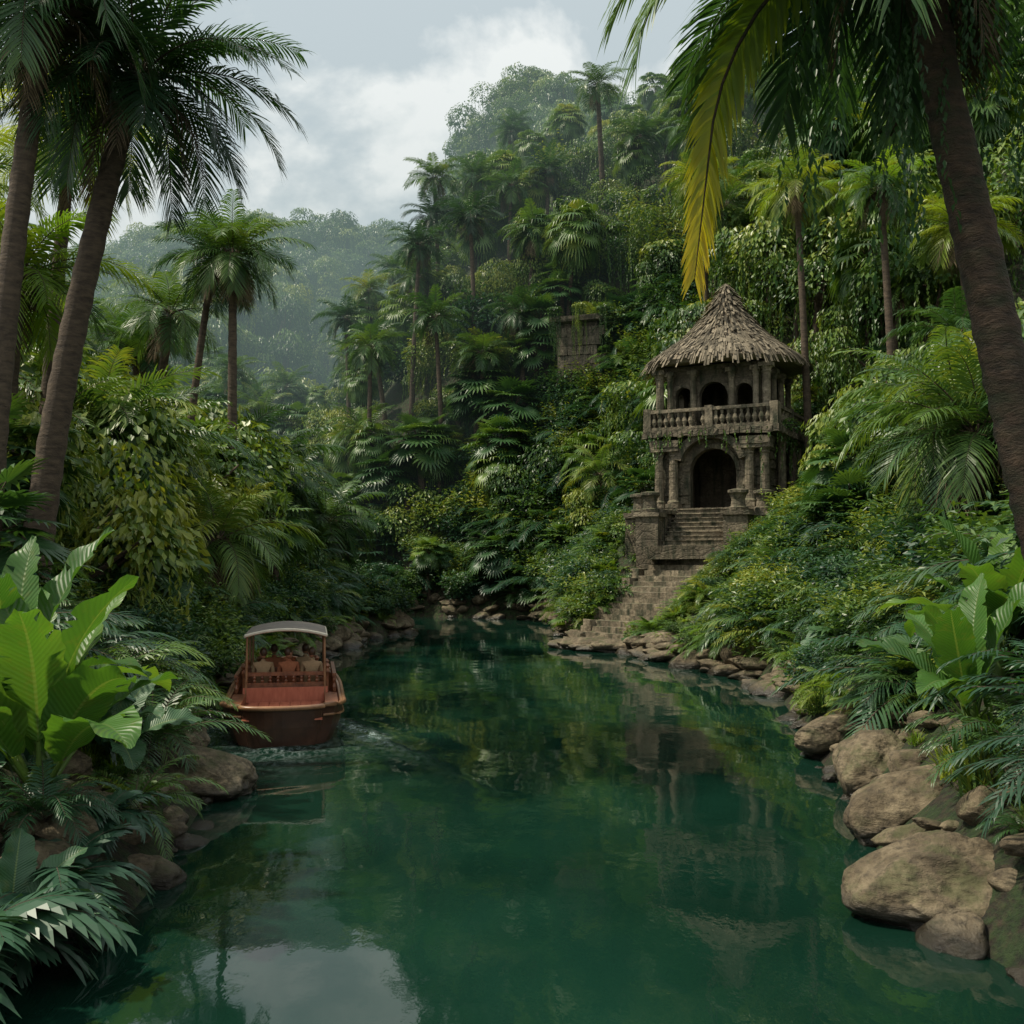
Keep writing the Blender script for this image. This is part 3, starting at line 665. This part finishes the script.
def column(mb,x,y,z0,z1,r=.22):
    h=z1-z0; box(mb,(x,y,z0+.1),(r*2.9,r*2.9,.2),j=.015)
    pr=[(r*1.3,z0+.2),(r*1.35,z0+.3),(r*1.05,z0+.38),(r,z0+.45)]
    for k in range(1,6): q=k/6; pr+=[(r*(1-.08*q),z0+.45+(h-.95)*q-.02),(r*(.93-.08*q),z0+.45+(h-.95)*q),(r*(1-.08*q),z0+.45+(h-.95)*q+.02)]
    pr+=[(r*.92,z1-.5),(r*1.15,z1-.42),(r*1.0,z1-.36),(r*1.4,z1-.2)]
    lathe(mb,x,y,pr); box(mb,(x,y,z1-.1),(r*3.1,r*3.1,.2),j=.015)
def arcade(mb,x0,x1,z0,z1,y,th,ops,axis_x=True,seg=10):
    cols=[]; cur=x0
    for c,w,sz in sorted(ops):
        cols.append(('s',cur,c-w/2)); cols.append(('a',c,w,sz)); cur=c+w/2
    cols.append(('s',cur,x1))
    def P(x,yy,z): return (x,yy,z) if axis_x else (yy,x,z)
    for q in cols:
        if q[0]=='s':
            a,b=q[1],q[2]
            if b-a<.01: continue
            if axis_x: box(mb,((a+b)/2,y,(z0+z1)/2),(b-a,th,z1-z0))
            else: box(mb,(y,(a+b)/2,(z0+z1)/2),(th,b-a,z1-z0))
        else:
            _,c,w,sz=q; pts=[(c-w/2*cos(pi*k/seg),sz+w/2*sin(pi*k/seg)) for k in range(seg+1)]
            vs=[];fs=[]
            for x,z in pts:
                vs+=[P(x,y-th/2,z),P(x,y+th/2,z),P(x,y-th/2,z1),P(x,y+th/2,z1)]
            for k in range(seg):
                a=k*4;b=a+4; fs+=[(a,b,b+2,a+2),(a+1,a+3,b+3,b+1),(a,a+1,b+1,b),(a+2,b+2,b+3,a+3)]
            mb.add(vs,fs)
            vs=[];fs=[]
            for k in range(seg+1):
                an=pi*k/seg
                for rr,yy in ((w/2+.003,y-th/2-.06),(w/2+.2,y-th/2-.06),(w/2+.2,y-th/2-.002),(w/2+.003,y-th/2-.002)):
                    vs.append(P(c-rr*cos(an),yy,sz+rr*sin(an)))
            for k in range(seg):
                for i in range(4): fs.append((k*4+i,k*4+(i+1)%4,k*4+4+(i+1)%4,k*4+4+i))
            mb.add(vs,fs)
random.seed(3)
temple=bpy.data.objects.new('stone_temple',None); link(temple); temple.location=(TC[0],TC[1],0); temple.rotation_euler=(0,0,radians(-28)); temple.scale=(1.04,1.0,1)
F1=9.6
mb=MB(); W=2.5
box(mb,(0,0,4.4),(6.4,6.2,3.35),j=.04); box(mb,(0,0,6.0),(6.8,6.6,.2),j=.03)
arcade(mb,-W,W,6.1,F1,-W+.2,.45,[(0,2.2,7.9)])
arcade(mb,-W+.43,W,6.1,F1,W-.2,.4,[(0,1.4,7.8)],False); arcade(mb,-W+.43,W,6.1,F1,-W+.2,.4,[(0,1.4,7.8)],False)
box(mb,(0,W-.15,7.85),(4.15,.3,3.5)); 
vs=[];fs=[];sg=14
for k in range(sg+1):
    an=.25+(pi-.5)*k/sg
    for rr,yy in ((1.42,-W-.6),(1.78,-W-.6),(1.78,-W+.0),(1.42,-W+.0)): vs.append((-rr*cos(an),yy,8.05+rr*sin(an)))
for k in range(sg):
    for i in range(4): fs.append((k*4+i,k*4+(i+1)%4,k*4+4+(i+1)%4,k*4+4+i))
fs+= [(0,1,2,3),(sg*4+3,sg*4+2,sg*4+1,sg*4)]
mb.add(vs,fs)
for sx in (-1,1): box(mb,(sx*2.15,-W-.35,9.25),(1.4,.8,.36),j=.04)
for k in range(26):
    box(mb,(-3.1+6.2*k/25,-3.12,9.72+U(-.04,.04)),(.23,.3,.3),j=.04); box(mb,(3.12,-2.8+6.0*k/25,9.72+U(-.04,.04)),(.3,.22,.3),j=.04)
for k in range(70):
    zz=6.5+.42*int(U(0,8)); xx=U(-2.3,2.3)
    if abs(xx)<1.35 and zz<9.4: continue
    box(mb,(xx,-W-.02,zz),(U(.3,.6),.14,.34),j=.03)
for k in range(40): box(mb,(2.52,U(-2.2,2.2),6.5+.42*int(U(0,7))),(.12,U(.3,.6),.34),j=.03)
box(mb,(0,0,9.72),(6.0,6.0,.24),j=.04); box(mb,(0,0,9.88),(6.4,6.4,.1),j=.03)
V=2.15
arcade(mb,-V,V,9.93,12.9,-V,.32,[(-1.45,.8,11.7),(0,1.35,11.6),(1.45,.8,11.7)])
arcade(mb,-V+.17,V-.17,9.93,12.9,V-.0,.32,[(-1.1,.8,11.6),(0.3,.9,11.5)],False); arcade(mb,-V+.17,V-.17,9.93,12.9,-V,.32,[(-1,.8,11.6),(.6,.9,11.5)],False)
box(mb,(0,V,11.41),(4,.3,2.96)); box(mb,(0,0,13.0),(4.9,4.9,.22),j=.03)
obj('walls',mb.mesh('walls',[M_stone]),parent=temple)
mb=MB()
for sx in (-1,1):
    for ox in (1.8,2.5): column(mb,sx*ox,-W-.38,6.12,9.08,.22)
for y in (-1,1.2,2.5): column(mb,2.85,y,6.12,9.58,.2)
for x in (-2.05,-.92,.92,2.05): column(mb,x,-V-.36,9.95,12.85,.15)
for y in (-1.0,.5,2): column(mb,V+.36,y,9.95,12.85,.15)
for x,y in ((-2.6,-2.6),(2.6,-2.6)): column(mb,x*.98,y*.98,9.95,12.95,.2)
obj('columns',mb.mesh('columns',[M_stair],False),parent=temple)
mb=MB()
def balus(a,b,z):
    a=Vector(a);b=Vector(b); L=(b-a).length; n=int(L/.3); rz=math.atan2(b.y-a.y,b.x-a.x)
    mid=(a+b)/2; box(mb,(mid.x,mid.y,z+.93),(L,.28,.16),rz=rz,j=.03); box(mb,(mid.x,mid.y,z+.07),(L,.24,.14),rz=rz)
    for k in range(n+1):
        p=a.lerp(b,k/n)
        if k in (0,n) or k==n//2: box(mb,(p.x,p.y,z+.55),(.34,.34,1.08),rz=rz,j=.02)
        elif R()>.1: lathe(mb,p.x,p.y,[(.07,z+.14),(.06,z+.22),(.14,z+.42),(.1,z+.55),(.055,z+.65),(.09,z+.8),(.09,z+.85)],8)
q=3.0
balus((-q,-q),(q,-q),9.93); balus((q,-q+.35),(q,q),9.93); balus((-q,-q+.35),(-q,q),9.93)
obj('balcony_balustrade',mb.mesh('balcony',[M_stair]),parent=temple)
mb=MB()
for k in range(9):
    box(mb,(0,-3.1-.3*k-.15,6.0-.22*k-1.0),(2.9,.3-.004,2.0),j=.02,m=1)
    box(mb,(U(-.02,.02),-3.1-.3*k-.17,6.0-.22*k+.025),(2.96,.34,.045),j=.012,m=1)
for sx in (-1,1):
    box(mb,(sx*1.85,-4.3,4.5),(.6,2.3,2.6),j=.05); box(mb,(sx*1.85,-4.3,5.86),(.75,2.4,.16),j=.03)
    for yy,xx in ((-5.6,2.0),(-4.6,2.85)):
        box(mb,(sx*xx,yy,4.3),(1.0,1.0,2.6),j=.05); box(mb,(sx*xx,yy,5.7),(1.2,1.2,.2),j=.04)
        lathe(mb,sx*xx,yy,[(.42,5.8),(.44,5.95),(.33,6.0),(.3,6.3),(.36,6.5),(.46,6.6),(.46,6.72),(.2,6.78)],12)
for k in range(18):
    box(mb,(U(-3.6,3.6),U(-4,-3.2),U(3.4,5.4)),(U(.6,1.2),U(.4,.8),U(.3,.6)),rz=U(-.2,.2),j=.06)
box(mb,(0,-6.2,3.95),(3.6,1.6,.6),j=.05)
obj('plinth_steps',mb.mesh('plinth',[M_stone,M_stair]),parent=temple)
mb=MB(); n=40; prof=[(0.05,17.5),(.3,17.1),(.75,16.3),(1.35,15.4),(2.15,14.6),(3.0,13.95),(3.6,13.5),(3.78,13.3),(3.6,13.12),(2.2,13.2)]
def sq(an,r):
    k=(abs(cos(an))**3.2+abs(sin(an))**3.2)**(-1/3.2); return r*(k*.5+.5)
vs=[];fs=[]
for r,z in prof:
    for k in range(n):
        an=2*pi*k/n; rr=sq(an,r)*(1+.03*noise.noise(Vector((cos(an)*3,sin(an)*3,z)))); vs.append((rr*cos(an),rr*sin(an),z+.06*noise.noise(Vector((cos(an)*r,sin(an)*r,z*2)))))
for i in range(len(prof)-1):
    for k in range(n): fs.append((i*n+k,i*n+(k+1)%n,(i+1)*n+(k+1)%n,(i+1)*n+k))
mb.add(vs,fs,(.4,0,0),0)
px_=[p[0] for p in prof[:8]]; pz_=[p[1] for p in prof[:8]]
for layer in range(13):
    t=layer/12; r=.12+3.55*t; cntl=int(70+360*t); lift=.10
    for k in range(cntl):
        an=U(0,2*pi); rr=sq(an,r)+U(-.12,.12); L=U(.3,.95); zz=float(np.interp(rr*r/max(sq(an,r),.01),px_,pz_))+.05+lift
        p=Vector((rr*cos(an),rr*sin(an),zz)); out_=Vector((cos(an),sin(an),-1.05 if t<.93 else -1.8)).normalized(); sd_=Vector((-sin(an),cos(an),0)); sd_=(sd_+out_*U(-.35,.35))*U(.02,.07)
        up=Z*U(.02,.18); e_=p+out_*L
        mb.add([p-sd_,p+sd_,e_+sd_*.9+up,e_-sd_*.9+up],[(0,1,2,3)],(U(0,1),0,0),1)
mt=leafmat('thatch_straw',[(0,(.035,.03,.02)),(.5,(.125,.105,.072)),(1,(.25,.21,.15))],.95,.05,spread=.4)
obj('thatched_roof',mb.mesh('roof',[M_thatch,mt]),parent=temple)
random.seed(8); mb=MB()
for k in range(60):
    x=U(-3.2,3.2) if R()<.5 else random.choice([-3.1,3.1]); strand(mb,(x+U(-.1,.1),-3.28,U(9.7,10.0)) if abs(x)<3 else (x*1.02,U(-3.2,3),9.8),U(.3,1.6)*(1.4 if abs(x)>2.2 else .7),.14,.4,w=.3)
for c,r in (((3.3,-1.5,10.0),.5),((3.2,1,10.1),.6),((-3.1,-2.9,5.9),.5),((3.3,-3.6,6.0),.6),((2.9,-5.3,5.2),.6),((-3.4,-4.9,5.0),.7),((2.8,1.5,13.6),.5)):
    mass(mb,c,r,220,.16,.5,.5,.7)
obj('creepers',mb.mesh('creepers',[G_jungle]),parent=temple)
# ------------------------------------------------------------------ staircase
random.seed(9)
mb=MB(); A=Vector((SAx,SAy,.05)); B=Vector((SBx+.1,SBy+.1,4.1)); dd=(B-A); rz=math.atan2(dd.y,dd.x)
N=17
for k in range(N):
    p=A+dd*((k+.5)/N); wd=3.0+2.2*(1-k/N)**3
    box(mb,(p.x,p.y,p.z-.45),(dd.to_2d().length/N+.06,wd,1.1),rz=rz+U(-.04,.04),j=.04)
sdv=Vector((-sin(rz),cos(rz),0))
for sg in (-1,1):
    for k in range(9):
        if R()<.3 or (sg<0 and k>2): continue
        p=A+dd*((k+.6)/9)+sdv*sg*1.9; box(mb,(p.x,p.y,p.z-.25),(U(.5,.8),.45,U(.8,1.1)),rz=rz+U(-.2,.2),j=.08)
obj('stone_staircase',mb.mesh('stairs',[M_stair]))
mb=MB()
box(mb,(0,.6,.2),(4.6,1.4,5),j=.15)
for r_ in range(6):
    x=-2.4+U(0,.4)
    while x<2.3:
        wd=U(.7,1.3); box(mb,(x+wd/2,-.1+U(-.1,.08),-1.9+r_*.76),(wd-.03,.7,.73),rz=U(-.03,.03),j=.05); x+=wd
box(mb,(0,0,2.9),(5.6,2.0,.45),j=.15)
obj('ruined_stone_wall',mb.mesh('ruin',[M_stone]),(4.5,69.8,17.6),(0,0,-.3),(.62,.8,.85))
# ------------------------------------------------------------------ boat
boat=bpy.data.objects.new('wooden_boat',None); link(boat); boat.location=(BP.x,BP.y,0); boat.rotation_euler=(0,0,BY)
LB=6.4; FZ=.50
def gz(s): return .80-.10*math.sin(pi*min(1,s*1.3))+.55*max(0,s-.45)**1.6*1.7
mb=MB(); ST=40; secs=[]
for i in range(ST+1):
    s=i/ST; g_=gz(s); y_=s*LB
    bow=(1-((s-.5)/.5)**2.4) if s>.5 else 1
    w_=max(.015,1.2*max(0,bow)**.75)
    if s<.16: w_=.78+(1.2-.78)*(1-(1-s/.16)**2)**.5
    outer=[(0,-.32),(w_*.72*.8,-.25),(w_*.82,.02),(w_*.95,.38),(w_*1.0,g_)]
    inner=[(max(0,w_-.07),g_),(max(0,w_*.95-.07),FZ+.05),(max(0,w_*.94-.08),FZ),(0,FZ)]
    secs.append((y_,outer+inner))
nh=9; vs=[]
for y_,half in secs:
    for a,z in half: vs.append((a,y_,z))
for y_,half in secs:
    for a,z in half: vs.append((-a,y_,z))
off=(ST+1)*nh
for i in range(ST):
    for j in range(nh-1):
        mi=0 if j<4 else (1 if j==4 else (3 if j<7 else 2))
        mb.add([vs[i*nh+j],vs[(i+1)*nh+j],vs[(i+1)*nh+j+1],vs[i*nh+j+1]],[(0,1,2,3)],m=mi)
        mb.add([vs[off+i*nh+j],vs[off+(i+1)*nh+j],vs[off+(i+1)*nh+j+1],vs[off+i*nh+j+1]],[(3,2,1,0)],m=mi)
tn=14
for k in range(tn):
    def tp(q,z,wd,bul): return (wd*cos(pi*q),-bul*sin(pi*q),z)
    q0,q1=k/tn,(k+1)/tn
    lev=[(-.25,.45,.05),(.02,.64,.14),(.38,.74,.24),(.76,.78,.30)]
    for a_,b_ in zip(lev[:-1],lev[1:]):
        mb.add([tp(q0,a_[0],a_[1],a_[2]),tp(q1,a_[0],a_[1],a_[2]),tp(q1,b_[0],b_[1],b_[2]),tp(q0,b_[0],b_[1],b_[2])],[(0,1,2,3)],m=0)
    mb.add([tp(q0,.76,.78,.30),tp(q1,.76,.78,.30),tp(q1,.76,.71,.22),tp(q0,.76,.71,.22)],[(0,1,2,3)],m=1)
    mb.add([tp(q0,.76,.71,.22),tp(q1,.76,.71,.22),tp(q1,FZ,.68,.2),tp(q0,FZ,.68,.2)],[(0,1,2,3)],m=3)
    mb.add([tp(q0,FZ,.68,.2),tp(q1,FZ,.68,.2),(0,.02,FZ)],[(0,1,2)],m=2)
obj('hull',mb.mesh('hull',[M_hull,M_trim,M_red,M_seat]),parent=boat)
mb=MB()
for sg in (-1,1):
    pts=[Vector((sg*(secs[i][1][4][0]+.015),secs[i][0],secs[i][1][4][1]-.02)) for i in range(0,ST-1)]
    tube(mb,pts,[.045]*len(pts),6,0); tube(mb,[p-Z*.2-Vector((sg*.02,0,0)) for p in pts],[.025]*len(pts),6,0)
pts=[Vector((.8*cos(pi*k/14),-.32*sin(pi*k/14),.765)) for k in range(15)]; tube(mb,pts,[.05]*15,6,0)
obj('rub_rail',mb.mesh('rail',[M_trim],True),parent=boat)
mb=MB()
for k in range(7): box(mb,(-.66+.22*k,1.1,FZ+.022),(.205,2.5,.03),m=0)
for sg in (-1,1):
    box(mb,(sg*.96,1.4,.68),(.26,2.0,.07),m=1); box(mb,(sg*.85,1.4,.575),(.05,2.0,.14),m=1)
    for k in range(12): lathe(mb,sg*1.04,2.5+k*.22,[(.03,.72),(.05,.82),(.02,.9),(.045,.98),(.03,1.06)],6,1)
    box(mb,(sg*1.04,3.7,1.09),(.08,2.6,.07),m=1)
for yy in (2.55,3.55,4.4):
    ww=1.75 if yy<4 else 1.3
    box(mb,(0,yy+.25,.82),(ww,.45,.07),m=1); box(mb,(0,yy+.45,.65),(ww,.05,.28),m=1)
    box(mb,(0,yy,.88),(ww,.06,.1),m=1); box(mb,(0,yy,1.12),(ww,.07,.08),m=1)
    for k in range(11): lathe(mb,-ww/2+.04+(ww-.08)*k/10,yy,[(.03,.93),(.045,.97),(.02,1.0),(.04,1.04),(.03,1.08)],6,1)
    for sg in (-1,1): lathe(mb,sg*ww/2,yy,[(.05,.5),(.05,1.05),(.07,1.15),(.05,1.22),(.08,1.28),(.03,1.34)],8,1)
box(mb,(0,2.42,.68),(1.8,.05,.32),m=0)
obj('deck_and_benches',mb.mesh('deck',[M_red,M_seat,M_cream]),parent=boat)
mb=MB()
x1,y0,y1=.84,2.35,4.9; nx=10; vs=[];fs=[]; CZ=1.93
for L_,zo in ((0,0),(1,.07)):
    for j in range(2):
        for i in range(nx+1):
            q=i/nx*2-1; vs.append((x1*q*(1.02 if L_ else 1),(y0,y1)[j],CZ+.13*(1-q*q)+zo))
n_=nx+1
for i in range(nx):
    fs+=[(i,i+1,n_+i+1,n_+i)[::-1],(2*n_+i,2*n_+i+1,3*n_+i+1,3*n_+i),(i,i+1,2*n_+i+1,2*n_+i),(n_+i,3*n_+i,3*n_+i+1,n_+i+1)]
fs+=[(0,2*n_,3*n_,n_),(nx,n_+nx,3*n_+nx,2*n_+nx)]
mb.add(vs,fs,m=0)
for j,yy in ((0,y0-.03),(1,y1+.03)):
    tube(mb,[(x1*(i/nx*2-1)*1.03,yy,CZ+.03+.13*(1-(i/nx*2-1)**2)) for i in range(nx+1)],[.035]*(nx+1),6,1)
for sg in (-1,1):
    tube(mb,[(sg*x1*1.02,y0,CZ+.02),(sg*x1*1.02,y1,CZ+.02)],[.035,.035],6,1)
    for yy in (2.42,3.6,4.8): tube(mb,[(sg*.84,yy,.5),(sg*.82,yy,CZ+.02)],[.03,.025],6,2)
obj('canopy',mb.mesh('canopy',[M_canopy,M_cream,M_trim]),parent=boat)
# ------------------------------------------------------------------ passengers
def person(loc,rz,cloth,turn=0,scale=1):
    P_=bpy.data.objects.new('person',None); link(P_); P_.location=loc; P_.rotation_euler=(0,0,rz); P_.scale=(scale,)*3
    J=[((0,0,.1),.15),((0,0,.3),.14),((0,.01,.46),.16),((0,.02,.53),.06),((0,.03,.60),.055),
       ((-.19,.01,.47),.065),((-.23,.05,.22),.05),((-.17,.26,.17),.036),((.19,.01,.47),.065),((.23,.05,.22),.05),((.17,.26,.17),.036),
       ((-.10,.05,.08),.10),((-.11,.42,.08),.07),((-.11,.45,-.28),.045),((.10,.05,.08),.10),((.11,.42,.08),.07),((.11,.45,-.28),.045)]
    E=[(0,1),(1,2),(2,3),(3,4),(2,5),(5,6),(6,7),(2,8),(8,9),(9,10),(0,11),(11,12),(12,13),(0,14),(14,15),(15,16)]
    me=bpy.data.meshes.new('body'); me.from_pydata([j[0] for j in J],E,[]); me.materials.append(cloth)
    o=obj('body',me,parent=P_); md=o.modifiers.new('skin','SKIN')
    for i,(c_,r_) in enumerate(J): me.skin_vertices[0].data[i].radius=(r_,r_)
    me.skin_vertices[0].data[0].use_root=True
    o.modifiers.new('sub','SUBSURF').levels=2; o.modifiers['sub'].render_levels=2
    mb=MB()
    def blob(c,s,m,n=12):
        vs=[];fs=[]
        for i in range(n+1):
            for k in range(n):
                th=pi*i/n; vs.append((c[0]+s[0]*sin(th)*cos(2*pi*k/n),c[1]+s[1]*sin(th)*sin(2*pi*k/n),c[2]+s[2]*cos(th)))
        for i in range(n):
            for k in range(n): fs.append((i*n+k,i*n+(k+1)%n,(i+1)*n+(k+1)%n,(i+1)*n+k))
        mb.add(vs,fs,m=m)
    blob((0,0,.0),(.075,.095,.12),0); blob((0,.03,-.06),(.055,.06,.06),0); blob((0,-.018,.025),(.085,.095,.112),1)
    blob((0,.1,-.01),(.014,.022,.024),0); 
    for sg in (-1,1): blob((sg*.08,0,-.01),(.012,.022,.03),0); blob((sg*.03,.088,.012),(.012,.008,.008),1)
    blob((0,.088,-.06),(.024,.008,.008),2)
    hd=obj('head',mb.mesh('head',[M_skin,M_hair,M_cl2],True),(0,.04,.72),(0,0,turn),parent=P_)
    mb=MB()
    for sg in (-1,1):
        blob((sg*.165,.30,.165),(.035,.045,.018),0)
        for f in range(4): tube(mb,[(sg*(.14+.016*f),.33,.165),(sg*(.14+.016*f),.365+.004*(f%3),.155),(sg*(.14+.016*f),.375,.135)],[.009,.008,.006],5,0)
        tube(mb,[(sg*.138,.29,.165),(sg*.115,.32,.155),(sg*.112,.34,.145)],[.01,.009,.007],5,0)
        blob((sg*.11,.50,-.30),(.045,.11,.04),1)
    obj('hands_and_shoes',mb.mesh('hands',[M_skin,M_hair],True),parent=P_)
def bw(x,y,z): return (BP.x+BS.x*x+BF.x*y,BP.y+BS.y*x+BF.y*y,z)
person(bw(-.5,2.8,.86),BY,M_cl1,.5,.95); person(bw(.05,2.8,.86),BY,M_cl2,-.9,.95); person(bw(.55,2.8,.86),BY,M_cl1,.3,.95); person(bw(-.3,3.82,.86),BY,M_cl2,.1,.95); person(bw(.4,3.82,.86),BY,M_cl1,.4,.95)
# ------------------------------------------------------------------ camera
cd=bpy.data.cameras.new('camera'); cd.sensor_width=36; cd.lens=36; cd.clip_end=3000; cd.clip_start=.1
co_=obj('camera',cd,(0,0,3.6),(radians(90+2.68),0,0)); scene.camera=co_
print('instances',cnt)
